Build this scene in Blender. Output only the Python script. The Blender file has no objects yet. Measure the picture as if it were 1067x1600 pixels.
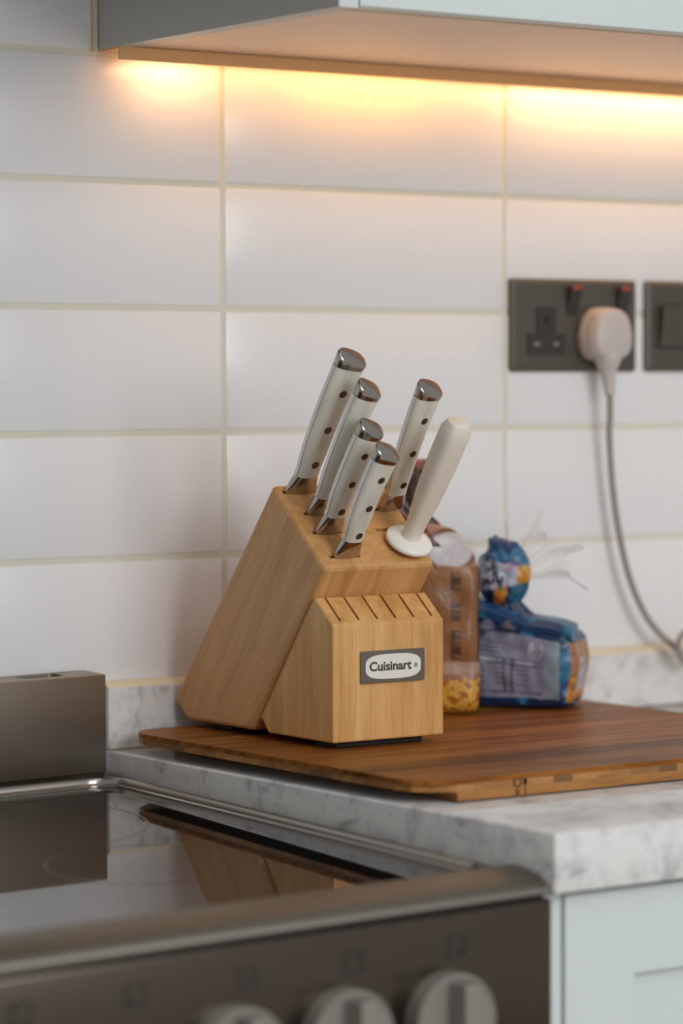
import bpy, bmesh, math, random
from mathutils import Vector, Matrix, noise
random.seed(7)
S = bpy.context.scene
COL = S.collection
# ------------------------------------------------------------------ camera
F_PX, CAM = 4815.8749, Vector((-1.4191, -2.2074, 0.2488))
yaw, pitch, roll = 0.6093, 0.0413, -0.0034
fwd = Vector((math.sin(yaw) * math.cos(pitch), math.cos(yaw) * math.cos(pitch), -math.sin(pitch)))
rgt = Vector((math.cos(yaw), -math.sin(yaw), 0)); up = rgt.cross(fwd)
r2 = math.cos(roll) * rgt + math.sin(roll) * up; u2 = -math.sin(roll) * rgt + math.cos(roll) * up
cd = bpy.data.cameras.new('camera'); cam = bpy.data.objects.new('camera', cd); COL.objects.link(cam)
m = Matrix((r2, u2, -fwd)).transposed().to_4x4(); m.translation = CAM; cam.matrix_world = m
cd.sensor_fit = 'HORIZONTAL'; cd.sensor_width = 24; cd.lens = F_PX / 1067 * 24
cd.clip_start = .05
cd.dof.use_dof = True; cd.dof.focus_distance = 2.43; cd.dof.aperture_fstop = 3.4
S.camera = cam
# ------------------------------------------------------------------ light and exposure
w = bpy.data.worlds.new('world'); S.world = w; w.use_nodes = True
w.node_tree.nodes['Background'].inputs[0].default_value = (1.0, .995, .98, 1)
w.node_tree.nodes['Background'].inputs[1].default_value = .37


def area(name, loc, target, sx, sy, power, col):
    l = bpy.data.lights.new(name, 'AREA'); l.shape = 'RECTANGLE'; l.size = sx; l.size_y = sy
    l.energy = power; l.color = col
    o = bpy.data.objects.new(name, l); COL.objects.link(o); o.location = loc
    o.rotation_euler = (Vector(target) - Vector(loc)).to_track_quat('-Z', 'Y').to_euler()
    return o


area('window_light', (.05, -3.1, .90), (.1, -.1, .15), 1.3, 1.3, 39, (.98, .99, 1.0))
area('fill_light', (-.7, -2.6, 2.3), (.1, -.2, .1), 1.2, 1.2, 7, (.90, .96, 1.0))  # added fill for the left-facing sides, no lamp seen there
S.view_settings.view_transform = 'Standard'; S.view_settings.look = 'None'
S.view_settings.gamma = 1; S.view_settings.use_curve_mapping = False
S.view_settings.exposure = 0.0


# ------------------------------------------------------------------ helpers
def obj(name, bm, mat, parent=None, smooth=False, loc=None, rot=None, auto=None):
    me = bpy.data.meshes.new(name)
    if smooth:
        for f in bm.faces: f.smooth = True
    bm.normal_update(); bm.to_mesh(me); bm.free()
    if mat: me.materials.append(mat)
    if smooth and auto:
        me.set_sharp_from_angle(angle=math.radians(auto))
    o = bpy.data.objects.new(name, me); COL.objects.link(o)
    if parent: o.parent = parent
    if loc: o.location = loc
    if rot: o.rotation_euler = rot
    return o


def empty(name, loc, label, cat, rot=(0, 0, 0), group=None):
    o = bpy.data.objects.new(name, None); COL.objects.link(o); o.empty_display_size = .02
    o.location = loc; o.rotation_euler = rot
    return tag(o, label, cat, group)


def tag(o, label, cat, group=None):
    o['label'] = label; o['category'] = cat
    if group: o['group'] = group
    return o


def bevel(bm, w, seg=2, edges=None):
    bmesh.ops.bevel(bm, geom=list(edges or bm.edges), offset=w, segments=seg, affect='EDGES', profile=.5, clamp_overlap=True)


def box(lo, hi, bev=0, seg=2, bm=None):
    b = bmesh.new(); lo, hi = Vector(lo), Vector(hi)
    bmesh.ops.create_cube(b, size=1)
    for v in b.verts:
        v.co = Vector([lo[i] + (v.co[i] + .5) * (hi[i] - lo[i]) for i in range(3)])
    if bev: bevel(b, bev, seg)
    if bm is not None: return join(bm, b)
    return b


def join(dst, src):
    me = bpy.data.meshes.new('t'); src.to_mesh(me); src.free(); dst.from_mesh(me); bpy.data.meshes.remove(me)
    return dst


def prism(pts, a, b, axis='x', bev=0, seg=2, bm=None):
    """polygon (p,q) extruded along axis from a to b; axis x:(y,z) y:(x,z) z:(x,y)"""
    B = bmesh.new()
    f = {'x': lambda p, t: (t, p[0], p[1]), 'y': lambda p, t: (p[0], t, p[1]), 'z': lambda p, t: (p[0], p[1], t)}[axis]
    v0 = [B.verts.new(f(p, a)) for p in pts]; v1 = [B.verts.new(f(p, b)) for p in pts]
    n = len(pts)
    B.faces.new(v0); B.faces.new(v1)
    for i in range(n): B.faces.new((v0[i], v0[(i + 1) % n], v1[(i + 1) % n], v1[i]))
    bmesh.ops.recalc_face_normals(B, faces=B.faces)
    if bev: bevel(B, bev, seg)
    if bm is not None: return join(bm, B)
    return B


def loft(rings, cap=True, bm=None):
    B = bm if bm is not None else bmesh.new()
    R = [[B.verts.new(p) for p in r] for r in rings]; n = len(R[0])
    for a, b in zip(R, R[1:]):
        for i in range(n): B.faces.new((a[i], a[(i + 1) % n], b[(i + 1) % n], b[i]))
    if cap: B.faces.new(R[0]); B.faces.new(R[-1])
    bmesh.ops.recalc_face_normals(B, faces=B.faces)
    return B


def tube(path, rad, n=10, bm=None, closed=False):
    """path of Vectors swept with round section; rad number or list"""
    P = [Vector(p) for p in path]; rings = []
    N = None
    for i, p in enumerate(P):
        t = (P[min(i + 1, len(P) - 1)] - P[max(i - 1, 0)]).normalized()
        if N is None: N = t.orthogonal().normalized()
        N = (N - t * N.dot(t)).normalized(); Bn = t.cross(N)
        r = rad[i] if isinstance(rad, (list, tuple)) else rad
        rings.append([p + r * (math.cos(a) * N + math.sin(a) * Bn) for a in [2 * math.pi * k / n for k in range(n)]])
    return loft(rings, True, bm)


def smooth_path(pts, k=8):
    P = [Vector(p) for p in pts]; out = []
    for i in range(len(P) - 1):
        p0, p1, p2, p3 = P[max(i - 1, 0)], P[i], P[i + 1], P[min(i + 2, len(P) - 1)]
        for j in range(k):
            t = j / k
            out.append(.5 * (2 * p1 + (p2 - p0) * t + (2 * p0 - 5 * p1 + 4 * p2 - p3) * t * t + (3 * p1 - p0 - 3 * p2 + p3) * t ** 3))
    out.append(P[-1]); return out


def rrect(x0, y0, x1, y1, r, k=5):
    out = []
    for cx, cy, a0 in ((x1 - r, y1 - r, 0), (x0 + r, y1 - r, 90), (x0 + r, y0 + r, 180), (x1 - r, y0 + r, 270)):
        for i in range(k + 1):
            a = math.radians(a0 + 90 * i / k); out.append((cx + r * math.cos(a), cy + r * math.sin(a)))
    return out


def superell(hx, hy, n=24, e=3.0):
    out = []
    for i in range(n):
        a = 2 * math.pi * i / n; c, s = math.cos(a), math.sin(a)
        out.append((hx * math.copysign(abs(c) ** (2 / e), c), hy * math.copysign(abs(s) ** (2 / e), s)))
    return out


def cut(o, cutters):
    """boolean difference, result baked into the mesh"""
    c = obj('cutter', cutters, None)
    c.parent = o.parent
    md = o.modifiers.new('b', 'BOOLEAN'); md.operation = 'DIFFERENCE'; md.object = c; md.solver = 'EXACT'
    dg = bpy.context.evaluated_depsgraph_get()
    me = bpy.data.meshes.new_from_object(o.evaluated_get(dg))
    old = o.data; o.modifiers.clear(); o.data = me; bpy.data.meshes.remove(old)
    cm = c.data; bpy.data.objects.remove(c); bpy.data.meshes.remove(cm)


def text_obj(s, size, mat, parent, loc, rot, name='lettering', depth=.0003, bold=0, align='CENTER', sx=1):
    cu = bpy.data.curves.new('t', 'FONT'); cu.body = s; cu.size = size; cu.extrude = depth; cu.offset = bold
    cu.align_x = align; cu.align_y = 'CENTER'; cu.resolution_u = 4
    t = bpy.data.objects.new('t', cu); COL.objects.link(t)
    dg = bpy.context.evaluated_depsgraph_get(); me = bpy.data.meshes.new_from_object(t.evaluated_get(dg))
    bpy.data.objects.remove(t); bpy.data.curves.remove(cu)
    me.materials.clear(); me.materials.append(mat)
    if sx != 1:
        for v in me.vertices: v.co.x *= sx
    o = bpy.data.objects.new(name, me); COL.objects.link(o); o.parent = parent; o.location = loc; o.rotation_euler = rot
    return o


# ------------------------------------------------------------------ materials
def mat(name, col=(.8, .8, .8), rough=.5, metal=0, **kw):
    m = bpy.data.materials.new(name); m.use_nodes = True; b = m.node_tree.nodes['Principled BSDF']
    b.inputs['Base Color'].default_value = (*col, 1); b.inputs['Roughness'].default_value = rough; b.inputs['Metallic'].default_value = metal
    for k, v in kw.items(): b.inputs[k.replace('_', ' ')].default_value = v
    return m


def nd(m, t, **kw):
    n = m.node_tree.nodes.new(t)
    for k, v in kw.items(): setattr(n, k, v)
    return n


def lk(m, a, b): m.node_tree.links.new(a, b)


def ramp(m, fac, stops):
    r = nd(m, 'ShaderNodeValToRGB'); e = r.color_ramp.elements
    while len(e) < len(stops): e.new(.5)
    for k, (p, c) in enumerate(stops): e[k].position = p; e[k].color = (*c, 1)
    lk(m, fac, r.inputs[0]); return r.outputs[0]


def coords(m, scale, rot=(0, 0, 0), kind='Object'):
    tc = nd(m, 'ShaderNodeTexCoord'); o = tc.outputs[kind]
    if any(rot):
        mr = nd(m, 'ShaderNodeMapping'); mr.inputs['Rotation'].default_value = rot; lk(m, o, mr.inputs['Vector']); o = mr.outputs[0]
    mp = nd(m, 'ShaderNodeMapping'); mp.inputs['Scale'].default_value = scale
    lk(m, o, mp.inputs['Vector']); return mp.outputs[0]


def noise_t(m, vec, scale=1, detail=4, rough=.55, dist=0):
    n = nd(m, 'ShaderNodeTexNoise'); n.inputs['Scale'].default_value = scale; n.inputs['Detail'].default_value = detail
    n.inputs['Roughness'].default_value = rough; n.inputs['Distortion'].default_value = dist
    lk(m, vec, n.inputs['Vector']); return n.outputs['Fac']


def bump(m, fac, strength, dist=.001):
    b = nd(m, 'ShaderNodeBump'); b.inputs['Strength'].default_value = strength; b.inputs['Distance'].default_value = dist
    lk(m, fac, b.inputs['Height']); lk(m, b.outputs[0], m.node_tree.nodes['Principled BSDF'].inputs['Normal'])


def mix(m, a, b, fac, mode='MIX'):
    x = nd(m, 'ShaderNodeMix', data_type='RGBA', blend_type=mode)
    for s, v in ((6, a), (7, b)):
        if hasattr(v, 'links'): lk(m, v, x.inputs[s])
        else: x.inputs[s].default_value = (*v, 1)
    if hasattr(fac, 'links'): lk(m, fac, x.inputs[0])
    else: x.inputs[0].default_value = fac
    return x.outputs[2]


def base(m, out): lk(m, out, m.node_tree.nodes['Principled BSDF'].inputs['Base Color'])


def wood(name, dark, mid, light, scale, rot=(0, 0, 0), rough=.42, bands=.5, fine=.35, vary=0.0):
    m = mat(name, mid, rough)
    v = coords(m, scale, rot)
    n1 = noise_t(m, v, 1, 5, .6, .6)
    c = ramp(m, n1, [(.28, dark), (.5, mid), (.72, light)])
    v2 = coords(m, tuple(s * 5 for s in scale), rot)
    n2 = noise_t(m, v2, 1, 3, .6)
    c2 = ramp(m, n2, [(.30, (.55, .50, .43)), (.5, (1, 1, 1))])
    c = mix(m, c, c2, fine, 'MULTIPLY')
    if vary:
        oi = nd(m, 'ShaderNodeObjectInfo')
        k = ramp(m, oi.outputs['Random'], [(0, (1 - vary,) * 3), (1, (1 + vary, 1 + vary * .9, 1 + vary * .8))])
        c = mix(m, c, k, 1.0, 'MULTIPLY')
    base(m, c); bump(m, n2, .12, .0004)
    return m


M = {}
M['tile'] = mat('glazed_tile', (.83, .84, .85), .22)
v = coords(M['tile'], (9, 9, 9)); bump(M['tile'], noise_t(M['tile'], v, 1, 2), .02, .004)
M['grout'] = mat('cream_grout', (.73, .71, .60), .85)
M['sealant'] = mat('sealant', (.78, .68, .50), .5)
mm = mat('speckled_quartz', (.72, .71, .69), .12)
v = coords(mm, (1, 1, 1))
n1 = noise_t(mm, v, 22, 8, .68, 1.2); n2 = noise_t(mm, v, 60, 6, .7, .5)
c = ramp(mm, n1, [(.33, (.42, .42, .43)), (.45, (.69, .685, .675)), (.54, (.77, .765, .75))])
c2 = ramp(mm, n2, [(.30, (.66, .66, .67)), (.45, (1, 1, 1))])
base(mm, mix(mm, c, c2, .7, 'MULTIPLY')); M['quartz'] = mm
M['cabinet'] = mat('pale_cabinet_paint', (.655, .72, .715), .38)
M['cabinet_side'] = mat('grey_cabinet_paint', (.60, .60, .575), .42)
M['cabinet_under'] = mat('warm_lit_underside', (.90, .66, .47), .40)  # warm bounce from the LEDs put into the panel colour
mm = mat('brushed_steel', (.135, .112, .090), .25, 1.0)
v = coords(mm, (3, 300, 300)); nn_ = noise_t(mm, v, 1, 3); bump(mm, nn_, .03, .0003)
M['steel'] = mm
mm = mat('satin_steel', (.215, .198, .168), .48, 1.0)
v = coords(mm, (3, 300, 300)); bump(mm, noise_t(mm, v, 1, 3), .03, .0003)
M['satin'] = mm
M['guard_steel'] = mat('guard_steel', (.33, .29, .245), .42, 1.0)
M['steel_side'] = mat('cooker_side_enamel', (.10, .095, .09), .4)
M['rim'] = mat('polished_rim', (.33, .31, .285), .24, 1.0)
M['black'] = mat('black_gap', (.012, .012, .012), .5)
M['rubber'] = mat('black_rubber', (.012, .011, .011), .6)
M['glass'] = mat('black_hob_glass', (.012, .011, .010), .03, IOR=1.62)
M['ring'] = mat('hob_ring_print', (.10, .095, .09), .12)
M['knob'] = mat('knob_grey', (.27, .25, .225), .42, .25)
M['knob_side'] = mat('knob_grip_dark', (.14, .125, .11), .4, .6)
M['icon'] = mat('panel_icon_print', (.018, .016, .014), .6)
# block woods : body grain runs along the slant, step grain upright
M['wood_body'] = wood('rubberwood_body', (.46, .225, .080), (.62, .325, .120), (.70, .40, .165), (60, 60, 5), (math.radians(-38), 0, 0), .42)
M['wood_step'] = wood('rubberwood_step', (.50, .245, .072), (.69, .37, .128), (.78, .46, .185), (70, 70, 5), (0, 0, 0), .40)
M['seam'] = mat('amber_seam', (.56, .27, .06), .35)
M['slot'] = mat('slot_dark', (.05, .022, .008), .8)
M['ivory'] = mat('ivory_handle', (.72, .70, .62), .30)
v = coords(M['ivory'], (90, 90, 25)); nn_ = noise_t(M['ivory'], v, 1, 3)
base(M['ivory'], ramp(M['ivory'], nn_, [(.3, (.60, .575, .49)), (.55, (.74, .72, .645))]))
M['knife_steel'] = mat('knife_steel', (.44, .41, .385), .18, 1.0)
M['tang'] = mat('satin_tang', (.62, .60, .58), .30, 1.0)
M['rivet'] = mat('mosaic_rivet', (.10, .055, .035), .3, .5)
M['white_plastic'] = mat('white_plastic_handle', (.80, .74, .64), .34)
M['guard'] = mat('white_guard', (.86, .84, .77), .3)
M['board_top'] = wood('acacia_top', (.12, .040, .009), (.235, .086, .018), (.34, .145, .036), (7, 80, 80), (0, 0, 0), .38, vary=.42)
M['board_top'].node_tree.nodes['Principled BSDF'].inputs['Specular IOR Level'].default_value = .08
M['board_core'] = wood('acacia_core', (.17, .07, .020), (.33, .15, .045), (.48, .25, .085), (14, 30, 60), (0, 0, 0), .5, vary=.5)
M['board_base'] = wood('acacia_base', (.26, .10, .024), (.42, .18, .042), (.50, .24, .065), (8, 80, 80), (0, 0, 0), .45, vary=.1)
M['stamp'] = mat('burnt_stamp', (.03, .012, .005), .7)
M['socket'] = mat('black_nickel', (.115, .108, .092), .42, .55)
M['socket_dark'] = mat('socket_insert', (.035, .033, .031), .4)
M['hole'] = mat('socket_hole', (.004, .004, .004), .6)
M['contact'] = mat('brass_contact', (.30, .28, .20), .4, .8)
M['red'] = mat('red_mark', (.45, .075, .045), .5)
M['plug'] = mat('grey_plug', (.56, .51, .485), .42)
M['cord'] = mat('grey_cord', (.33, .295, .275), .5)
M['badge'] = mat('badge_pewter', (.20, .175, .15), .38, .7)
M['badge_white'] = mat('badge_white', (.80, .78, .72), .35)
M['badge_text'] = mat('badge_text', (.065, .058, .05), .5)


def emit(name, col, s):
    m = bpy.data.materials.new(name); m.use_nodes = True; t = m.node_tree; t.nodes.clear()
    e = t.nodes.new('ShaderNodeEmission'); o = t.nodes.new('ShaderNodeOutputMaterial')
    e.inputs[0].default_value = (*col, 1); e.inputs[1].default_value = s; t.links.new(e.outputs[0], o.inputs[0]); return m


M['led'] = emit('warm_led', (1.0, .57, .27), 12)
M['led_amber'] = emit('amber_led', (1.0, .48, .12), 10)
M['led_low'] = emit('warm_led_low', (1.0, .52, .20), 6)
M['batten'] = mat('warm_lit_batten', (.86, .50, .22), .5)  # warm LED glow on the front lip put into its colour


def printed(name, rough=.36, coat=.16):
    m = mat(name, (.5, .5, .5), rough, Coat_Weight=coat, Coat_Roughness=.2)
    a = nd(m, 'ShaderNodeVertexColor', layer_name='print'); base(m, a.outputs['Color'])
    v = coords(m, (70, 70, 70)); bump(m, noise_t(m, v, 1, 3, .6, .8), .35, .003)
    return m


M['print'] = printed('printed_bag')
mm = bpy.data.materials.new('clear_film'); mm.use_nodes = True
t = mm.node_tree; b = t.nodes['Principled BSDF']; b.inputs['Base Color'].default_value = (.92, .88, .86, 1); b.inputs['Roughness'].default_value = .18
tr = t.nodes.new('ShaderNodeBsdfTransparent'); mx = t.nodes.new('ShaderNodeMixShader'); lw = t.nodes.new('ShaderNodeLayerWeight'); lw.inputs[0].default_value = .35
ma = t.nodes.new('ShaderNodeMath'); ma.operation = 'MULTIPLY_ADD'; ma.inputs[1].default_value = .34; ma.inputs[2].default_value = .22
t.links.new(lw.outputs['Facing'], ma.inputs[0]); t.links.new(ma.outputs[0], mx.inputs[0])
t.links.new(tr.outputs[0], mx.inputs[1]); t.links.new(b.outputs[0], mx.inputs[2]); t.links.new(mx.outputs[0], t.nodes['Material Output'].inputs[0])
M['film'] = mm

# ------------------------------------------------------------------ setting
PZ, PX_ = .1045, .303
wall = obj('wall_back', box((-1.3, .0011, -.95), (1.6, .12, 1.0)), M['grout']); wall['kind'] = 'structure'
tbm = box((-PX_ / 2 + .0024, -.004, -PZ / 2 + .0024), (PX_ / 2 - .0024, .0045, PZ / 2 - .0024), .0016, 2)
first = obj('tile', tbm, M['tile'], wall, True, auto=40)
ti = 0
for i in range(-3, 4):
    for k in range(-1, 7):
        o = first if ti == 0 else first.copy()
        if ti: COL.objects.link(o); o.parent = wall
        ti += 1
        o.location = ((i + .5) * PX_, .004, (k + .5) * PZ)
        o.rotation_euler = (random.gauss(0, .0011), 0, random.gauss(0, .0011))
fl = obj('floor', box((-2.5, -3.2, -1.0), (1.8, .1, -.95)), mat('floor_boards', (.34, .29, .24), .5)); fl['kind'] = 'structure'
XE, ZC, YF = -.1228, -.053, -.5994
tr1 = obj('trim_1', box((XE, -.012, ZC + .0002), (1.5, -.0003, -.0018), .001), M['quartz']); tr1['kind'] = 'structure'
tr2 = obj('trim_2', prism([(-.0005, .0035), (-.0095, .0004), (-.011, -.0017), (-.0005, -.0017)], XE, 1.5, 'x'), M['sealant']); tr2['kind'] = 'structure'
tr3 = obj('trim_3', box((-.1285, -.004, .5240), (-.1242, .0, .95)), M['sealant']); tr3['kind'] = 'structure'

wt = obj('worktop', box((XE, YF, ZC - .0418), (1.5, -.0005, ZC), .0022, 3), M['quartz'], smooth=True, auto=50)
tag(wt, 'white and grey speckled stone worktop beside the cooker, under the chopping board', 'worktop')

# base cabinet
bc = empty('base_cabinet', (-.1205, -.560, -.95), 'pale grey-green base cabinet with shaker door under the stone worktop', 'cabinet')
ZT = ZC - .0425 + .95
obj('carcass', box((.0175, .004, .10), (.60, .545, ZT)), M['cabinet'], bc)
obj('end_panel', box((0, -.023, 0), (.0165, .545, ZT), .0008), M['cabinet'], bc)
dr = obj('door', prism([(0, 0)] * 0 + [(.0195, .11), (.6, .11), (.6, ZT - .004), (.0195, ZT - .004)], -.023, -.003, 'y', .001), M['cabinet'], bc)
cut(dr, box((.0195 + .0615, -.03, .17), (.545, -.013, ZT - .004 - .060)))
obj('plinth', box((.0175, .05, 0), (.6, .07, .10)), M['cabinet_side'], bc)

# wall cabinet
ZU = .5249
wc = empty('wall_cabinet', (-.1235, -.001, ZU), 'pale wall cabinet above the tiles with glowing underside', 'cabinet')
obj('side_panel', box((0, -.3475, 0), (.0175, 0, .5), .0006), M['cabinet_side'], wc)
obj('front_edge', box((0, -.3490, .0), (.0172, -.3476, .5)), M['cabinet'], wc)
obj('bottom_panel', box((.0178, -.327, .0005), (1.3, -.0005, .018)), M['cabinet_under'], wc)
obj('back_panel', box((.018, -.006, .018), (1.3, 0, .5)), M['cabinet_side'], wc)
obj('door', box((.0190, -.3490, .0015), (.80, -.3290, .5), .001), M['cabinet'], wc)
# light batten under it : opaque profile with the diffuser facing down behind the front lip
lb = empty('under_cabinet_light', (-.1225, -.0015, ZU), 'slim batten light glowing warm along the wall under the wall cabinet', 'light')
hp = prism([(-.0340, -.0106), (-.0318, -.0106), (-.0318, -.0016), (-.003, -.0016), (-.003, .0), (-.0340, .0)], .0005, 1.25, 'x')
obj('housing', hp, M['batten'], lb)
obj('diffuser', box((.030, -.0300, -.0046), (1.2, -.0100, -.0018)), M['led_low'], lb)
for x0, x1, k in ((.035, .100, 'led'), (.200, .330, 'led_amber'), (.430, .680, 'led'), (.80, .90, 'led')):
    obj('lamp', box((x0, -.0280, -.0070), (x1, -.0120, -.0047)), M[k], lb)

# ------------------------------------------------------------------ cooker (stands very slightly out of level)
ck = empty('cooker', (-.1255, -.5973, -.0833), 'stainless steel cooker with black glass hob left of the worktop', 'cooker', (.0215, -.0169, -.0024))
obj('body', box((-.60, .03, -.75), (-.020, .57, -.0135)), M['steel_side'], ck)
obj('hob_frame', box((-.60, .05, -.0130), (0, .596, -.0012), .001), M['satin'], ck)
g = prism(rrect(-.575, .0455, -.0305, .5265, .022), -.006, .0003, 'z')
gl = obj('glass_hob', g, M['glass'], ck)
for (cx, cy, r) in ((-.205, .405, .115), (-.188, .203, .075), (-.43, .405, .075), (-.43, .19, .10)):
    rb = bmesh.new(); R = []
    for i in range(65):
        a = 2 * math.pi * i / 64
        R.append([rb.verts.new((cx + q * math.cos(a), cy + q * math.sin(a), .0005)) for q in (r - .0011, r + .0011)])
    for a, b_ in zip(R, R[1:]): rb.faces.new((a[0], a[1], b_[1], b_[0]))
    obj('heat_ring', rb, M['ring'], gl)
# raised rim, swept along the back and both sides
path = [(-.0285, .047), (-.0285, .30)] + [(-.0285 - .026 + .026 * math.cos(a), .502 + .026 * math.sin(a)) for a in [math.radians(d) for d in range(0, 91, 10)]] + \
       [(-.30, .528)] + [(-.551 + .026 * math.cos(a), .502 + .026 * math.sin(a)) for a in [math.radians(d) for d in range(90, 181, 10)]] + [(-.577, .047)]
sec = [(-.0062, -.002), (-.0062, .0012), (-.0042, .0022), (-.0040, .0012), (-.0030, .0012), (-.0028, .0045), (-.0015, .0062), (.0008, .0066), (.0026, .0056), (.0036, .0036), (.0038, -.002)]
rings = []
for i, p in enumerate(path):
    a = Vector(path[max(i - 1, 0)]); b_ = Vector(path[min(i + 1, len(path) - 1)]); tdir = (b_ - a).normalized(); nrm = Vector((tdir.y, -tdir.x))
    rings.append([(p[0] + nrm.x * s[0], p[1] + nrm.y * s[0], s[1]) for s in sec])
obj('rim', loft(rings), M['rim'], ck, True, auto=35)
ns = [(.070, -.0112), (.058, -.0030), (.0462, .0016), (.042, .0034), (.036, .0036), (.022, .0018), (.010, -.0012), (.0030, -.0052), (.0004, -.0088), (.0008, -.0105), (.004, -.0112)]
obj('front_nose', prism(ns, -.6, 0, 'x'), M['satin'], ck, True, auto=60)
obj('shadow_gap', box((-.598, .006, -.0150), (-.002, .05, -.0108)), M['black'], ck)
cp = obj('control_panel', box((-.6, 0, -.125), (.002, .03, -.0142), .002, 3), M['steel'], ck, True, auto=50)
obj('oven_door', box((-.598, .0, -.70), (-.016, .03, -.129), .003), M['steel'], ck)
# control marks printed on the panel
for i, x in enumerate((-.0785, -.1605, -.2430, -.3248, -.4050)):
    ib = bmesh.new(); z = -.0365; h = .0072
    for (x0, z0, x1, z1) in ((-h, -h, h, -h + .0016), (-h, h - .0016, h, h), (-h, -h, -h + .0016, h), (h - .0016, -h, h, h)):
        box((x + x0, -.0003, z + z0), (x + x1, .001, z + z1), 0, bm=ib)
    dx, dz = ((.0032, -.0032), (.0025, .003), (0, 0), (-.003, -.003), (-.003, .003))[i]
    c_ = superell(.0022, .0022, 12, 2)
    prism([(x + dx + p, z + dz + q) for p, q in c_], -.0003, .001, 'y', bm=ib)
    obj('burner_mark', ib, M['icon'], cp)
for i, x in enumerate((-.0890, -.1715, -.2545)):
    kz = -.0835
    kb = empty('knob', (0, 0, 0), '', ''); del kb['label'], kb['category']
    bpy.data.objects.remove(kb)
    def rg(r, y, n=40): return [(x + r * math.cos(2 * math.pi * k / n), y, kz + r * math.sin(2 * math.pi * k / n)) for k in range(n)]
    kn = obj('knob', loft([rg(.0325, 0), rg(.0325, -.0140), rg(.0312, -.0158), rg(.0302, -.0158), rg(.0294, -.0148), rg(.0288, -.0148)]), M['knob'], ck, True, auto=35)
    gb = prism([(-.0068, -.0140), (.0068, -.0140), (.0060, -.0320), (-.0060, -.0320)], -.0280, .0280, 'z', .0012)
    for v_ in gb.verts: v_.co += Vector((x, 0, kz)) 
    obj('grip', gb, M['knob'], kn)
# back guard box with a slot in its top
bg = obj('back_guard', box((-.6, .5572, .0045), (-.0168, .5945, .0853), .0014, 2), M['guard_steel'], ck, True, auto=50)
cut(bg, prism(rrect(-.0870, .5665, -.0500, .5860, .005), .08, .09, 'z'))
obj('guard_plinth', box((-.6, .5610, -.002), (-.0172, .590, .0046)), M['steel'], ck)
obj('guard_inside', box((-.0920, .564, .0800), (-.045, .588, .0806)), M['hole'], ck)

# assumed hood, unseen above the frame, added to shade the upper left wall
hd = empty('added_hood', (-.4345, -.002, .590), 'assumed steel hood above the cooker, unseen, added to shade the wall', 'extractor hood')
obj('canopy', prism([(0, 0), (-.48, 0), (-.48, .045), (-.19, .20), (0, .20)], -.30, .30, 'x', .002), M['steel'], hd)
obj('chimney', box((-.11, -.19, .20), (.11, 0, .40), .002), M['steel'], hd)
obj('grease_filter', box((-.26, -.44, -.004), (.26, -.05, .0), .001), M['steel_side'], hd)

# ------------------------------------------------------------------ chopping board
BT, BB = -.0355, -.0517
bd = empty('chopping_board', (0, 0, ZC), 'dark brown laminated wooden chopping board on the worktop, under knife block', 'board')
X0, X1, Y0, Y1, RC = -.119, .342, -.444, -.030, .032
def xr(y):
    """left and right ends of the rounded outline at depth y"""
    d = 0
    for yc, s in ((Y0 + RC, -1), (Y1 - RC, 1)):
        t = (y - yc) * s
        if t > 0: d = RC - math.sqrt(max(RC * RC - t * t, 0))
    return X0 + d, X1 - d
def strip_outline(ya, yb, inset=0, k=6):
    ys = [ya + (yb - ya) * i / k for i in range(k + 1)]
    return [(xr(y)[0] + inset, y) for y in ys] + [(xr(y)[1], y) for y in reversed(ys)]
za = BT - ZC
NS = 13; ys = [Y0]
ws = [random.uniform(.8, 1.25) for _ in range(NS)]
for q in ws: ys.append(ys[-1] + (Y1 - Y0) * q / sum(ws))
for a, b_ in zip(ys, ys[1:]):
    k = 8 if (a < Y0 + RC or b_ > Y1 - RC) else 1
    o = obj('strip', prism(strip_outline(a + .00012, b_ - .00012, 0, k), za - .0038, za, 'z', 0), M['board_top'], bd)
# middle ply : short blocks, seen along the front and left edges ; lower ply set back under the left edge
xs = [X0 + .03]
while xs[-1] < X1 - .03: xs.append(xs[-1] + random.uniform(.016, .05))
xs[-1] = X1 - .03
for a, b_ in zip(xs, xs[1:]):
    obj('core_block', box((a + .0001, Y0 + .0004, za - .0103), (b_ - .0001, Y0 + .03, za - .0039)), M['board_core'], bd)
yy = [Y0 + .032]
while yy[-1] < Y1 - .03: yy.append(yy[-1] + random.uniform(.018, .042))
yy[-1] = Y1 - .03
for a, b_ in zip(yy, yy[1:]):
    obj('core_block', box((X0 + .0004, a + .0001, za - .0088), (X0 + .03, b_ - .0001, za - .0039)), M['board_core'], bd)
obj('core', prism([(p[0] + (.0006 if p[0] < 0 else -.0006), p[1]) for p in strip_outline(Y0 + .0007, Y1 - .0006, 0, 24)], za - .0088, za - .0040, 'z'), M['board_base'], bd)
obj('base_ply', prism([(X0 + RC, Y0 + .0002), (X1 - .012, Y0 + .0002), (X1 - .002, Y0 + RC), (X1 - .002, Y1 - RC), (X1 - RC, Y1 - .002), (X0 + .045, Y1 - .002), (X0 + .038, Y1 - .06), (X0 + .038, Y0 + .06)], za - .0160, za - .0089, 'z'), M['board_base'], bd)
for (fx, fy) in ((X0 + .06, Y0 + .03), (X1 - .04, Y0 + .03), (X0 + .06, Y1 - .04), (X1 - .04, Y1 - .04)):
    obj('foot', prism([(fx + p, fy + q) for p, q in superell(.008, .008, 16, 2)], .0, za - .0159, 'z'), M['rubber'], bd)
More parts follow.
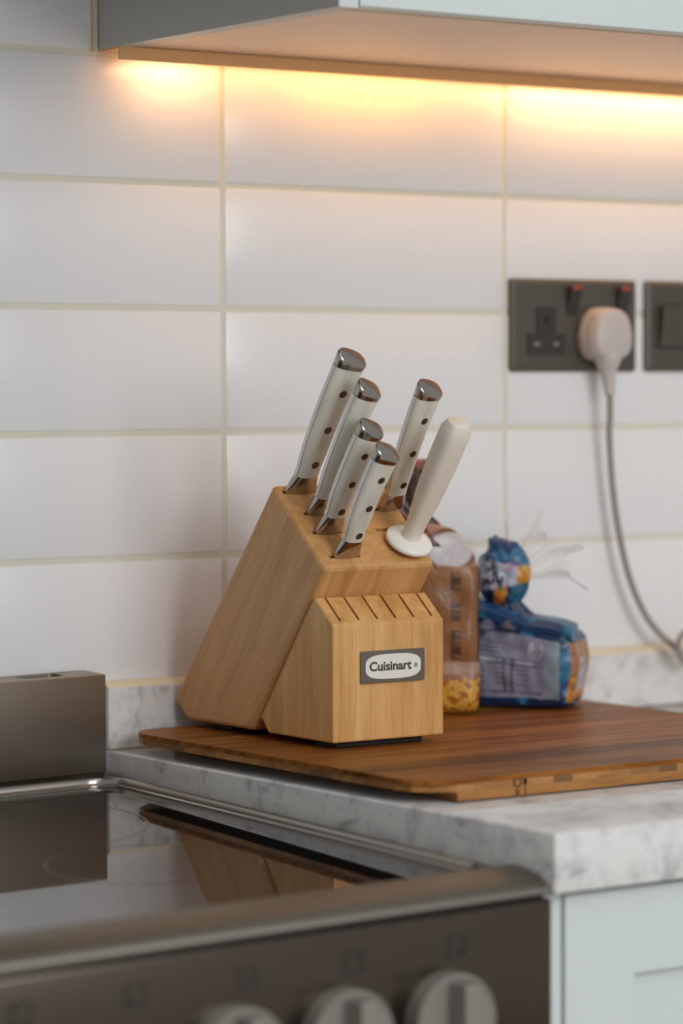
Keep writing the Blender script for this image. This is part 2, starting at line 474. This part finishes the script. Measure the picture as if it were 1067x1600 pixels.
# food-safe mark burnt into the front edge : glass and fork
sb = bmesh.new(); sx, sz = -.030, za - .0105
def bar(a, b_, w_=.0006):
    a, b_ = Vector(a), Vector(b_); d = (b_ - a).normalized(); n_ = Vector((-d.y, d.x)) * w_ / 2
    prism([tuple(q) for q in (a + n_, b_ + n_, b_ - n_, a - n_)], Y0 - .0003, Y0 + .0008, 'y', bm=sb)
for a, b_ in (((-.0062, .0068), (-.0052, .0015)), ((.0010, .0068), (0, .0015)), ((-.0062, .0068), (.0010, .0068)), ((-.0052, .0015), (0, .0015)), ((-.0026, .0015), (-.0026, -.001)),
              ((-.0048, -.0012), (-.0006, -.005)), ((-.0006, -.0012), (-.0048, -.005)), ((.0046, .0068), (.0046, -.005)), ((.0034, .0068), (.0034, .003)), ((.0058, .0068), (.0058, .003)), ((.0034, .003), (.0058, .003))):
    bar((sx + a[0], sz + a[1]), (sx + b_[0], sz + b_[1]))
obj('food_safe_mark', sb, M['stamp'], bd)

# ------------------------------------------------------------------ knife block
FT = .0057
KB = Vector((-.0606, -.2487, BT)); KW = .1071
kb = empty('knife_block', KB, 'pale wooden knife block with stepped front on the chopping board', 'knife block')
body_p = [(.1128, 0), (.0108, .1359), (.0835, .1994), (.234, .0158), (.214, 0)]
bb = prism([(p, q + FT) for p, q in body_p], 0, KW, 'x', .0034, 2)
bo = obj('body', bb, M['wood_body'], kb)
step_p = [(0, 0), (0, .0922), (.0250, .1126), (.1008, .0106), (.0915, 0)]
st = obj('step', prism([(p, q + FT) for p, q in step_p], 0, KW, 'x', .0016, 2), M['wood_step'], kb)
obj('seam_strip', prism([(p, q + FT) for p, q in ((.0255, .1116), (.0284, .1116), (.1046, .0108), (.1011, .0108))], .0012, KW - .0012, 'x'), M['seam'], kb)  # amber strip set in the seam between body and step
for d in (.013, .165):
    obj('foot', box((.012, d, 0), (KW - .012, d + .030, FT + .0003), .001), M['rubber'], kb)
# slots
TB = Vector((0, .0835, .1994 + FT)); TS = Vector((0, -.0727, -.0635)).normalized(); TL = .0965
AXA = math.radians(54.5); AX = Vector((0, -math.cos(AXA), math.sin(AXA)))
def toppt(x, s): return TB + Vector((x, 0, 0)) + TS * s
def slot_box(x0, x1, s, th, depth):
    b_ = bmesh.new(); bmesh.ops.create_cube(b_, size=1)
    ey = Vector((0, AX.z, -AX.y)); c_ = toppt((x0 + x1) / 2, s)
    for v_ in b_.verts:
        v_.co = c_ + Vector((v_.co.x * (x1 - x0), 0, 0)) + ey * (v_.co.y * th) + AX * ((v_.co.z + .5) * (depth + .012) - depth)
    return b_
KN = [  # base x, s, length, tilt shift over length, width top, slot x0, x1
    ('kitchen_knife', .0212, .0092, .1350, -.0032, .0285, .0045, .0390, 'ivory-handled kitchen knife, rearmost and tallest of the left row in the block'),
    ('kitchen_knife', .0262, .0345, .1265, -.0014, .0235, .0120, .0400, 'ivory-handled kitchen knife, second from the back in the left row of the block'),
    ('kitchen_knife', .0236, .0565, .1065, -.0002, .0245, .0090, .0370, 'ivory-handled kitchen knife, third from the back in the left row of the block'),
    ('kitchen_knife', .0262, .0840, .1065, -.0032, .0240, .0100, .0400, 'ivory-handled kitchen knife nearest the front in the left row of the block'),
    ('kitchen_knife', .0975, .0325, .1255, -.0160, .0250, .0760, .1015, 'ivory-handled kitchen knife standing alone at the back right of the block'),
]
cb = bmesh.new()
for k in KN: join(cb, slot_box(k[6], min(k[7] if k[1] < .05 else .1035, .1035), k[2], .0036, .075))
join(cb, slot_box(.0705, .1000, .0560, .0036, .05))
ey_ = Vector((0, AX.z, -AX.y)); hc = toppt(.0900, .0745)
loft([[hc + AX * z + Vector((.0062 * math.cos(a), 0, 0)) + ey_ * .0062 * math.sin(a) for a in [2 * math.pi * q / 20 for q in range(20)]] for z in (-.08, .012)], bm=cb)
cut(bo, cb)
sbm = bmesh.new(); SB = Vector((0, 0, .0922 + FT)); SD = Vector((0, .0250, .0204)).normalized()
for q in range(6):
    b_ = bmesh.new(); bmesh.ops.create_cube(b_, size=1); sn = Vector((0, -SD.z, SD.y))
    for v_ in b_.verts:
        v_.co = SB + Vector((.0093 + .0177 * q + v_.co.x * .0022, 0, 0)) + SD * (.0042 + (v_.co.y + .5) * .0285) + sn * ((v_.co.z + .5) * .040 - .034)
    join(sbm, b_)
cut(st, sbm)
# name badge
nb = obj('name_plate', prism([(p, q) for p, q in rrect(.0252, .0490, .0868, .0744, .0018)], -.0020, .0005, 'y', .0004), M['badge'], kb)
nb.location = (0, 0, FT - .0040)
obj('badge_panel', prism([(.0560 + p, .0617 + q) for p, q in superell(.0268, .0098, 40, 3.2)], -.0024, -.0015, 'y'), M['badge_white'], nb)
text_obj('Cuisinart', .0100, M['badge_text'], nb, (.0530, -.0025, .0618), (math.pi / 2, 0, 0), 'lettering', .0002, .00026, sx=1.10)
text_obj('®', .0048, M['badge_text'], nb, (.0778, -.0025, .0612), (math.pi / 2, 0, 0), 'registered_mark', .0002, 0, sx=.9)


def knife(name, bx, s, L, shift, W, label):
    root = empty(name, KB + toppt(bx, s), label, 'knife', (math.pi / 2 - AXA, math.atan2(shift, L), 0), 'ivory-handled knives in the block')
    HB, HC = .0175, L - .0105
    hw = W / 2
    def cxw(z):
        t_ = max(0, min(1, (z - HB) / (L - HB)))
        wdt = hw * (.80 + .10 * t_ + .10 * t_ * t_) * (1 - .10 * math.exp(-((t_ - .05) / .10) ** 2))
        return -.0022 * math.sin(math.pi * t_) + .0012 * t_, wdt
    TH = .0068
    def th(z):
        t_ = max(0, min(1, (z - HB) / (L - HB))); return TH * (.82 + .18 * t_)
    zs = [HB + (HC - HB) * i / 14 for i in range(15)]
    def slant(x, hx): return -.0042 * (x / hx + 1) / 2
    for sgn in (-1, 1):
        rings = []
        for zi, z in enumerate(zs):
            cx, hx = cxw(z); hy = th(z)
            pts = [(p, q) for p, q in superell(hx, hy, 32, 2.7)]
            half = [(p, max(abs(q), .0020)) for p, q in pts if q >= -1e-9]
            half.sort(key=lambda a: -a[0])
            ring = [(hx, .0020)] + half[1:-1] + [(-hx, .0020)]
            zz = zi / 14
            rings.append([(cx + p, sgn * q, z + (slant(p, hx) * zz)) for p, q in ring])
        h = obj('handle_scale', loft(rings), M['ivory'], root, True, auto=50)
        if sgn < 0:
            for fr in (.26, .52, .775):
                z = L - fr * L; cx, hx = cxw(z); y = -th(z)
                rr = .0031 if W < .027 else .0034
                rv = loft([[(cx + .0012 + r * math.cos(a), y + d, z + r * math.sin(a)) for a in [2 * math.pi * q / 16 for q in range(16)]] for r, d in ((rr, .0008), (rr, -.00015), (rr * .8, -.0003))])
                obj('rivet', rv, M['rivet'], h, True, auto=40)
    # tang, flush with the spine
    rings = []
    for z in zs:
        cx, hx = cxw(z); rings.append([(cx - hx - .0005, -.0019, z), (cx + hx - .0002, -.0019, z - .002), (cx + hx - .0002, .0019, z - .002), (cx - hx - .0005, .0019, z)])
    obj('tang', loft(rings), M['tang'], root)
    # bolster flares into the blade
    rings = []
    cx1, hx1 = cxw(HB)
    for z, hx, hy, cx in ((.0006, hw * 1.02, .0030, .0), (.003, hw * 1.0, .0034, 0), (.010, hw * .86, .0052, cx1 * .5), (HB - .001, hx1 * .99, th(HB) * .96, cx1), (HB + .0004, hx1 * .97, th(HB) * .93, cx1)):
        rings.append([(cx + p, q, z) for p, q in superell(hx, hy, 32, 3.2 if z < .008 else 2.8)])
    obj('bolster', loft(rings), M['knife_steel'], root, True, auto=45)
    # end cap, slanting down towards the belly
    rings = []
    for z, sc, sl in ((HC - .0003, 1.005, 1), (HC + .0070, 1.02, 1.25), (HC + .0093, 1.00, 1.75), (HC + .0104, .94, 1.95), (HC + .0109, .82, 2.0), (HC + .0113, .5, 2.0), (HC + .0115, .2, 2.0)):
        cx, hx = cxw(min(z, L)); hy = th(min(z, L))
        rings.append([(cx + p * sc, q * sc, z + slant(p * sc, hx) * sl + (.55 * q * sc if z > HC + .004 else 0)) for p, q in superell(hx, hy, 32, 2.7)])
    obj('end_cap', loft(rings), M['knife_steel'], root, True, auto=40)
    # blade inside the slot
    bwd, bdp = (.10, -.015) if abs(shift) > .01 else (.85, -.055)
    obj('blade', box((-hw * .85, -.0010, bdp), (hw * bwd, .0010, .0008)), M['knife_steel'], root)
    return root


for (nm, bx, s, L, sh_, W, a0, a1, lab) in KN: knife(nm, bx, s, L, sh_, W, lab)

# sharpening steel
ss = empty('sharpening_steel', KB + toppt(.0900, .0760), 'white-handled sharpening steel with round guard at front right of the block', 'sharpening steel', (math.pi / 2 - AXA, -.010, 0))
def circ(r, z, n=32): return [(r * math.cos(2 * math.pi * k / n), r * math.sin(2 * math.pi * k / n), z) for k in range(n)]
GZ = .0076 
obj('guard', loft([circ(.010, GZ - .0052), circ(.0180, GZ - .0045), circ(.0195, GZ - .003), circ(.0195, GZ - .0010), circ(.0185, GZ + .0003), circ(.0150, GZ + .0014), circ(.0100, GZ + .0024)]), M['guard'], ss, True, auto=60)
hr = []
for z, r, e in ((GZ + .001, .0086, 2.2), (GZ + .006, .0076, 2.4), (GZ + .02, .0082, 2.6), (GZ + .047, .0106, 2.8), (GZ + .078, .0116, 3.0), (GZ + .100, .0114, 3.3), (GZ + .1080, .0112, 3.3), (GZ + .1145, .0086, 3.0), (GZ + .1158, .0062, 2.6)):
    hr.append([(p, q, z) for p, q in superell(r, r * .92, 32, e)])
obj('handle', loft(hr), M['white_plastic'], ss, True, auto=30)
obj('rod', loft([circ(.0045, -.07, 14), circ(.0045, GZ - .004, 14)]), M['knife_steel'], ss, True, auto=40)


# ------------------------------------------------------------------ bread bags
def col_attr(o, fn):
    me = o.data; ca = me.color_attributes.new('print', 'FLOAT_COLOR', 'POINT')
    for i, v_ in enumerate(me.vertices): ca.data[i].color = (*fn(v_.co, v_.normal), 1)


def N3(p, s, o=0): return noise.noise(Vector(p) * s + Vector((o, o * 1.7, -o)))


def rbox(sx, sy, sz, r, n):
    """rounded box, base on z=0, centred in x and y, dense grid"""
    b_ = bmesh.new(); bmesh.ops.create_cube(b_, size=2)
    bmesh.ops.subdivide_edges(b_, edges=b_.edges, cuts=n, use_grid_fill=True)
    h = Vector((sx / 2, sy / 2, sz / 2))
    for v_ in b_.verts:
        p = Vector([v_.co[i] * h[i] for i in range(3)])
        q = Vector([max(-(h[i] - r), min(h[i] - r, p[i])) for i in range(3)])
        d = p - q
        if d.length > 1e-9: p = q + d.normalized() * r
        v_.co = p + Vector((0, 0, sz / 2))
    return b_


def blob(rx, ry, rz, sub, amp, fs, o, pinch=None):
    b_ = bmesh.new(); bmesh.ops.create_icosphere(b_, subdivisions=sub, radius=1)
    for v_ in b_.verts:
        d = v_.co.normalized(); n_ = 1 - abs(noise.noise(d * fs + Vector((o, o, o)))) * 2
        k = 1 + amp * n_ + amp * .5 * noise.noise(d * fs * 2.3 + Vector((o, 0, 0)))
        v_.co = Vector((d.x * rx * k, d.y * ry * k, d.z * rz * k))
        if pinch: v_.co = pinch(v_.co)
    return b_


BROWN, DBROWN = (.25, .105, .032), (.045, .018, .010)
# --- brown bag standing on end behind the block
b1a = math.radians(-31)
F1 = Vector((.1921, -.108, BT)); X1v = Vector((math.cos(b1a), math.sin(b1a), 0)); Y1v = Vector((-math.sin(b1a), math.cos(b1a), 0))
LX, LY, LZ = .088, .046, .165
c1 = F1 - X1v * LX / 2 + Y1v * LY / 2
g1 = empty('bread_bag', c1, 'upright clear bag of brown bread behind the knife block, yellow print at its foot', 'bread bag', (0, 0, b1a))
b_ = rbox(LX, LY, LZ, .011, 84)
for v_ in b_.verts:
    p = v_.co; t_ = p.z / LZ
    if t_ > .72:
        k = (t_ - .72) / .28; sh = 1 - .22 * k ** 2.2
        p.x = (p.x + .01) * sh - .01 - .004 * k; p.y *= 1 - .45 * k ** 1.5
        p.z -= .012 * k * max(0, p.x / (LX / 2)) 
    am = .0022 if p.z > .004 else 0
    v_.co = p + Vector((N3(p, 45, 3), N3(p, 45, 9), .3 * N3(p, 45, 5) if p.z > .004 else 0)) * am
    if v_.co.z < 0: v_.co.z = 0
o1 = obj('bag', b_, M['print'], g1, True)


def c_bag1(p, n_):
    u = p.x / LX + .5; z = p.z
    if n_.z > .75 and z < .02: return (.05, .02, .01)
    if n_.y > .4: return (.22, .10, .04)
    if z < .031 + .0015 * math.sin(p.x * 300):
        q = N3((p.x, p.y, p.z * 1.5), 120, 4)
        if z < .004: return (.45, .22, .03)
        return (.62, .30, .03) if q > .10 else ((.68, .42, .08) if q > -.10 else (.42, .11, .010))
    if .031 <= z < .045 and u > .38: 
        return (.40, .24, .16) if z > .036 else (.30, .14, .07)
    if u > .45 and z > .128 and n_.y < .3:
        e = ((p.x - .018) / .020) ** 2 + ((z - .142) / .015) ** 2
        if e < 1: return (.52, .50, .52)
        if e < 1.5: return (.16, .07, .03)
        return (.36, .22, .16)
    if .70 < u < .80 and n_.y < -.4:
        for z0, z1 in ((.048, .072), (.080, .098), (.108, .122)):
            if z0 < z < z1 and (int(z * 900) % 3 or u < .73): return (.085, .035, .02)
    if n_.x > .75 or u > .965: return (.06, .026, .014)  # dark reflection along the right side put into the vertex colour
    q = N3((p.x * .4, p.y, p.z), 60, 2) * .5 + N3(p, 160, 7) * .3
    k = 1 + .55 * q
    return (BROWN[0] * k, BROWN[1] * k, BROWN[2] * k)


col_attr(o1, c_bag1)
# twisted neck of the bag rising behind the knives
b_ = bmesh.new(); rings = []
nk = smooth_path([(-.010, 0, LZ - .020), (-.014, 0, LZ - .004), (-.024, 0, LZ + .012), (-.027, .002, LZ + .028), (-.022, .002, LZ + .043), (-.020, .003, LZ + .055)], 6)
for i, p in enumerate(nk):
    t_ = i / (len(nk) - 1); r = .014 * (1 - t_) ** 1.6 + .0115 + .013 * max(0, t_ - .45) ** .8 * (1 if t_ < .97 else .6)
    rings.append([p + Vector(((r * (1 + .30 * math.sin(5 * a + 9 * t_))) * math.cos(a), .7 * r * (1 + .30 * math.sin(5 * a + 9 * t_)) * math.sin(a), 0)) for a in [2 * math.pi * q / 40 for q in range(40)]])
loft(rings, bm=b_)
o = obj('twisted_neck', b_, M['print'], g1, True)
col_attr(o, lambda p, n_: (.20, .10, .06) if N3(p, 130, 1) > .28 else ((.50, .08, .02) if N3(p, 90, 8) > .34 else DBROWN))

# --- blue bag in front of the wall
b2y = Vector((.77, .64, 0)).normalized(); b2x = Vector((b2y.y, -b2y.x, 0)); b2a = math.atan2(b2x.y, b2x.x)
E2 = Vector((.2735, -.1290, BT)); L2, D2, H2 = .088, .068, .088
c2_ = E2 - b2x * L2 / 2 + b2y * D2 / 2
g2 = empty('bread_bag', c2_, 'blue printed bread bag with knotted top and clear frill beside the tiled wall', 'bread bag', (0, 0, b2a))
b_ = rbox(L2, D2, H2, .012, 90)
def top2(u): return 1 - .20 * max(0, u) ** 1.2
for v_ in b_.verts:
    p = v_.co; u = p.x / L2 + .5; t_ = p.z / H2
    p.z *= 1 - .22 * u * t_
    bul = math.sin(math.pi * min(1, t_ * 1.02)) * .0045
    p.y += math.copysign(bul, p.y) * min(1, abs(p.y) / (D2 * .4)); p.x += bul * 1.1 * max(0, p.x / (L2 / 2))
    am = .0030 if t_ > .06 else .0
    q = Vector((p.x, p.y, p.z))
    v_.co = p + Vector((N3(q, 38, 3), N3(q, 38, 9) + .5 * N3(q, 90, 2), .5 * N3(q, 40, 6))) * am
    if v_.co.z < 0: v_.co.z = 0
o2 = obj('bag', b_, M['print'], g2, True)
BLUE, LBLUE, DBLUE, GREY = (.012, .060, .165), (.025, .16, .30), (.006, .022, .085), (.24, .25, .34)


def c_bag2(p, n_):
    u = p.x / L2 + .5; t_ = p.z / (H2 * (1 - .22 * u))
    w_ = .5 + .5 * N3(p, 70, 5)
    bl = tuple(a * (1 - w_) + b_ * w_ for a, b_ in zip(DBLUE, BLUE))
    if n_.x > .55 and t_ < .86 and p.x > .028:
        v2 = p.y / D2
        if t_ < .10: return bl
        if abs(v2 + .10) < .20 and .24 < t_ < .66:
            return (.50, .48, .56) if N3(p, 130, 1) > -.22 else (.28, .24, .40)
        if t_ < .26: return (.58, .22, .03)
        if t_ < .42 and N3(p, 120, 3) > .1: return (.60, .33, .05)
        return (.37, .17, .06) if N3(p, 90, 4) > -.25 else (.20, .08, .03)
    if n_.y < -.25 and .13 < t_ < .84 and u < .90:
        gu, gv = u, t_
        if u > .76: return (.24, .31, .37)
        k = .78 + .45 * (N3(p, 60, 2) * .5 + .5)
        base_ = (GREY[0] * k, GREY[1] * k, GREY[2] * k)
        ink = (.075, .075, .13)
        # tables of small print
        if .18 < gv < .56:
            if abs(gv - .19) < .010 or abs(gv - .50) < .010 or abs(gv - .555) < .008: return ink if .02 < u < .72 else base_
            if abs(u - .34) < .012 or abs(u - .42) < .012: return ink
            if .24 < gv < .46 and (int(gv * 90) % 5 == 0) and ((.04 < u < .14) or (.46 < u < .60) or (.26 < u < .32)): return ink
            if .51 < gv < .55 and (u < .25 or .48 < u < .62): return (.42, .44, .52)
        if .60 < gv < .74 and u < .28 and int(gv * 80) % 4 == 0: return ink
        if ((u - .07) / .08) ** 2 + ((gv - .78) / .06) ** 2 < 1: return (.12, .12, .20)
        if u > .55 and gv > .58 and ((u - .66) / .08) ** 2 + ((gv - .70) / .10) ** 2 < 1 and N3(p, 160, 2) > 0: return (.50, .48, .58)
        return base_
    if n_.y < -.2 and u > .86 and .2 < t_ < .75: return LBLUE if w_ > .45 else BLUE
    return LBLUE if w_ > .62 else bl


col_attr(o2, c_bag2)
# folded flap lying along the top edge
fp = []
fb = bmesh.new(); rings = []
for i in range(25):
    t_ = i / 24; x = -.044 + .090 * t_; z = H2 * (1 - .22 * (x / L2 + .5)) + .0035 - .004 * t_ + .0015 * math.sin(t_ * 9)
    hh = .0105 - .0045 * t_; dpt = .024
    rings.append([(x, -D2 / 2 - .0035 + .0006 * math.sin(t_ * 20), z - hh), (x, -D2 / 2 - .0045, z - hh * .3), (x, -D2 / 2 + .002, z + .0035), (x, -D2 / 2 + dpt, z + .006), (x, -D2 / 2 + dpt, z - .006), (x, -D2 / 2 + .002, z - .008)])
loft(rings, bm=fb); bmesh.ops.subdivide_edges(fb, edges=fb.edges, cuts=2, use_grid_fill=True)
o = obj('folded_flap', fb, M['print'], g2, True, auto=50)
col_attr(o, lambda p, n_: LBLUE if N3(p, 60, 3) > .08 else BLUE)
# gathered neck and crumpled knot
nb_ = bmesh.new(); rings = []
for i in range(14):
    t_ = i / 13; r = .026 * (1 - t_) ** 1.5 + .0095
    rings.append([(-.0205 + .001 * t_ + r * 1.15 * (1 + .16 * math.sin(9 * a)) * math.cos(a), -.016 + .80 * r * (1 + .16 * math.sin(9 * a)) * math.sin(a), H2 * .80 + .031 * t_) for a in [2 * math.pi * q / 54 for q in range(54)]])
loft(rings, bm=nb_)
o = obj('gathered_neck', nb_, M['print'], g2, True)
col_attr(o, lambda p, n_: (.10, .11, .17) if math.sin(9 * math.atan2(p.y + .016, p.x + .0205)) > .5 else DBLUE)
kb2 = blob(.0205, .017, .027, 5, .17, 1.9, 4.3)
KC = Vector((-.0180, -.020, .1175))
for v_ in kb2.verts:
    if v_.co.z > .008 and v_.co.x < 0: v_.co.z += .55 * (v_.co.z - .008) * (-v_.co.x / .02)
    v_.co += KC
kn2 = obj('knotted_top', kb2, M['print'], g2, True)


def c_knot(p, n_):
    q = p - KC
    if q.z > .011 - .15 * q.x: return LBLUE if N3(p, 80, 1) > .05 else (BLUE if N3(p, 60, 4) > -.3 else (.14, .10, .25))
    if q.z > -.011 + .18 * q.x:
        if q.x > .0145: return (.62, .28, .03) if N3(p, 90, 2) > -.15 else (.55, .38, .10)
        if N3(p, 55, 6) > .40: return (.40, .30, .38)
        return (.40, .45, .54)
    if abs(q.x - .004 - .25 * q.z) < .0055: return (.58, .20, .02) if N3(p, 120, 2) > -.1 else (.45, .30, .10)
    return (.02, .12, .22) if q.x > .008 else DBLUE


col_attr(kn2, c_knot)
# lettering on the knot, right to left : glyphs in presentation form, visual order
ink = mat('bag_ink', (.035, .030, .11), .5)
tm = text_obj('\ufea4\ufedf\ufe8e\ufe91', .0150, ink, kn2, (0, 0, 0), (0, 0, 0), 'lettering', 0, .0002)
tm2 = text_obj('\ufeb0\ufe92\ufea7', .0085, ink, kn2, (0, 0, 0), (0, 0, 0), 'lettering', 0, .0002)
from mathutils.bvhtree import BVHTree
bv = BVHTree.FromPolygons([v_.co.copy() for v_ in kn2.data.vertices], [tuple(f.vertices) for f in kn2.data.polygons])
for o, ox, oz, sc in ((tm, -.0065, -.0030, 1), (tm2, -.0085, .0072, 1)):
    me = o.data; b_ = bmesh.new(); b_.from_mesh(me); bmesh.ops.triangulate(b_, faces=b_.faces)
    bmesh.ops.subdivide_edges(b_, edges=b_.edges, cuts=1)
    for v_ in b_.verts:
        x, z = v_.co.x * sc + KC.x + ox, v_.co.y * sc + KC.z + oz + .12 * v_.co.x
        h = bv.ray_cast(Vector((x, -.2, z)), Vector((0, 1, 0)))
        v_.co = Vector((x, (h[0].y if h[0] else KC.y - .01) - .0006, z))
    b_.to_mesh(me); b_.free()
# clear frill of film flaring from the knot
fr = bmesh.new(); G = []
NU, NV = 40, 14
for i in range(NU + 1):
    a = math.radians(-14 + 112 * i / NU); row = []
    for j in range(NV + 1):
        t_ = j / NV; r = .012 + (.050 + .010 * math.sin(i * .45 + 1) + .004 * math.sin(i * 1.1)) * t_
        p = Vector((KC.x + .004 + r * math.cos(a) * .98, KC.y + .004 + (.010 * math.sin(i * .62 + t_ * 1.5)) * (.25 + t_), KC.z + .001 + r * math.sin(a) * .78))
        p += Vector((N3(p, 40, 1), N3(p, 40, 2), N3(p, 40, 3))) * .007
        row.append(fr.verts.new(p))
    G.append(row)
for i in range(NU):
    for j in range(NV): fr.faces.new((G[i][j], G[i + 1][j], G[i + 1][j + 1], G[i][j + 1]))
fo = obj('clear_frill', fr, M['film'], g2, True)

# ------------------------------------------------------------------ sockets on the wall
WF = 0.0
sk = empty('double_socket', (.3061, WF, .2603), 'dark grey double wall socket with two rocker switches on white tiles', 'socket')
PW, PH = .1468, .0842
def plate(parent, W_, H_):
    b_ = bmesh.new()
    A_ = rrect(0, 0, W_, H_, .0025, 3); B_ = rrect(.0035, .0035, W_ - .0035, H_ - .0035, .002, 3)
    loft([[(p, 0.0, q) for p, q in A_], [(p, -.0045, q) for p, q in A_], [(p, -.0068, q) for p, q in B_]], bm=b_)
    return obj('plate', b_, M['socket'], parent)
pl = plate(sk, PW, PH)
for i, x in enumerate((.0385, .0970)):
    ib = bmesh.new()
    x0, zz = x, .0362
    pts = [(x0 - .0215, zz - .0215), (x0 + .0215, zz - .0215), (x0 + .0215, zz - .0022), (x0 + .0112, zz - .0022), (x0 + .0112, zz + .0225), (x0 - .0112, zz + .0225), (x0 - .0112, zz - .0022), (x0 - .0215, zz - .0022)]
    ins = obj('socket_insert', prism(pts, -.0078, -.0060, 'y'), M['socket_dark'], sk)
    hb_ = box((x0 - .0022, -.0080, zz + .0060), (x0 + .0022, -.0070, zz + .0150))
    obj('pin_hole', hb_, M['hole'], ins)
    for dx in (-.0111, .0111): obj('pin_hole', box((x0 + dx - .0032, -.0080, zz - .0135), (x0 + dx + .0032, -.0070, zz - .0092)), M['contact'], ins)
    xs_ = x0 + .0305
    rk = obj('rocker', prism([(-.0062, .0490), (-.0155, .0775), (-.0062, .0775)], xs_ - .0062, xs_ + .0062, 'x', .0006), M['socket_dark'], sk)
    obj('red_mark', prism([(-.0146, .0747), (-.0158, .0778), (-.0130, .0778), (-.0120, .0747)], xs_ - .0055, xs_ + .0055, 'x'), M['red'], rk)
sw = empty('light_switch', (.4660, WF, .2603), 'dark grey wall switch with a wide rocker, cut by the right edge', 'switch')
plate(sw, .0868, PH)
obj('switch_surround', box((.0110, -.0078, .0210), (.0760, -.0060, .0625), .0004), M['socket_dark'], sw)
obj('rocker', prism([(-.0070, .0232), (-.0100, .0232), (-.0170, .0605), (-.0070, .0605)], .0132, .0740, 'x', .0008), M['socket'], sw)
# plug and flex
pg = empty('power_plug', (.4030, -.0078, .2603 + .0335), 'pale grey three-pin plug pushed into the right of the double socket', 'plug')
def shield(w_, h0, h1, n=28):
    out = []
    for i in range(n):
        a = 2 * math.pi * i / n; c_, s_ = math.cos(a), math.sin(a)
        x = w_ * math.copysign(abs(c_) ** .66, c_); z = (h1 if s_ > 0 else h0) * math.copysign(abs(s_) ** .66, s_)
        x *= 1 - .20 * max(0, z / h1) if s_ > 0 else 1
        out.append((x, z))
    return out
rings = []
for y, sc in ((0, .96), (-.0015, 1.0), (-.010, 1.0), (-.0115, .955), (-.0145, .955), (-.016, .99), (-.024, .94), (-.0265, .89), (-.0278, .80)):
    rings.append([(p * sc, y, q * sc) for p, q in shield(.0235, .0240, .0250)])
obj('plug_body', loft(rings), M['plug'], pg, True, auto=35)
tp = smooth_path([(.0, -.0160, -.016), (.0, -.0165, -.026), (.0005, -.0175, -.040), (.001, -.0185, -.056)], 5)
obj('strain_relief', tube(tp, [(.0128 if i < 5 else .0128 - .0062 * (i - 4) / 5 if i < 10 else .0066 - .0024 * (i - 9) / 6) + (.0005 if i % 2 and i > 8 else 0) for i in range(len(tp))], 16), M['plug'], pg, True)
W0 = Vector((.4030, -.0078, .2938))
cpts = [(.4038, -.0262, .243), (.4062, -.024, .2205), (.4078, -.021, .200), (.4130, -.0195, .1545), (.4200, -.020, .1125), (.4315, -.021, .0706), (.4478, -.0225, .0372), (.4640, -.025, .0170), (.4800, -.029, .003), (.4880, -.033, -.004), (.4950, -.037, .006), (.4900, -.041, .017), (.4790, -.043, .0165), (.4735, -.042, .006), (.4800, -.039, -.007), (.4930, -.036, -.012), (.508, -.036, -.008), (.53, -.044, -.0300), (.56, -.060, -.0460), (.62, -.085, -.0480), (.75, -.11, -.0480), (.95, -.10, -.0480), (1.2, -.12, -.0480)]
cp_ = smooth_path([Vector(p) - W0 for p in cpts], 8)
obj('flex', tube(cp_, .0031, 10), M['cord'], pg, True)
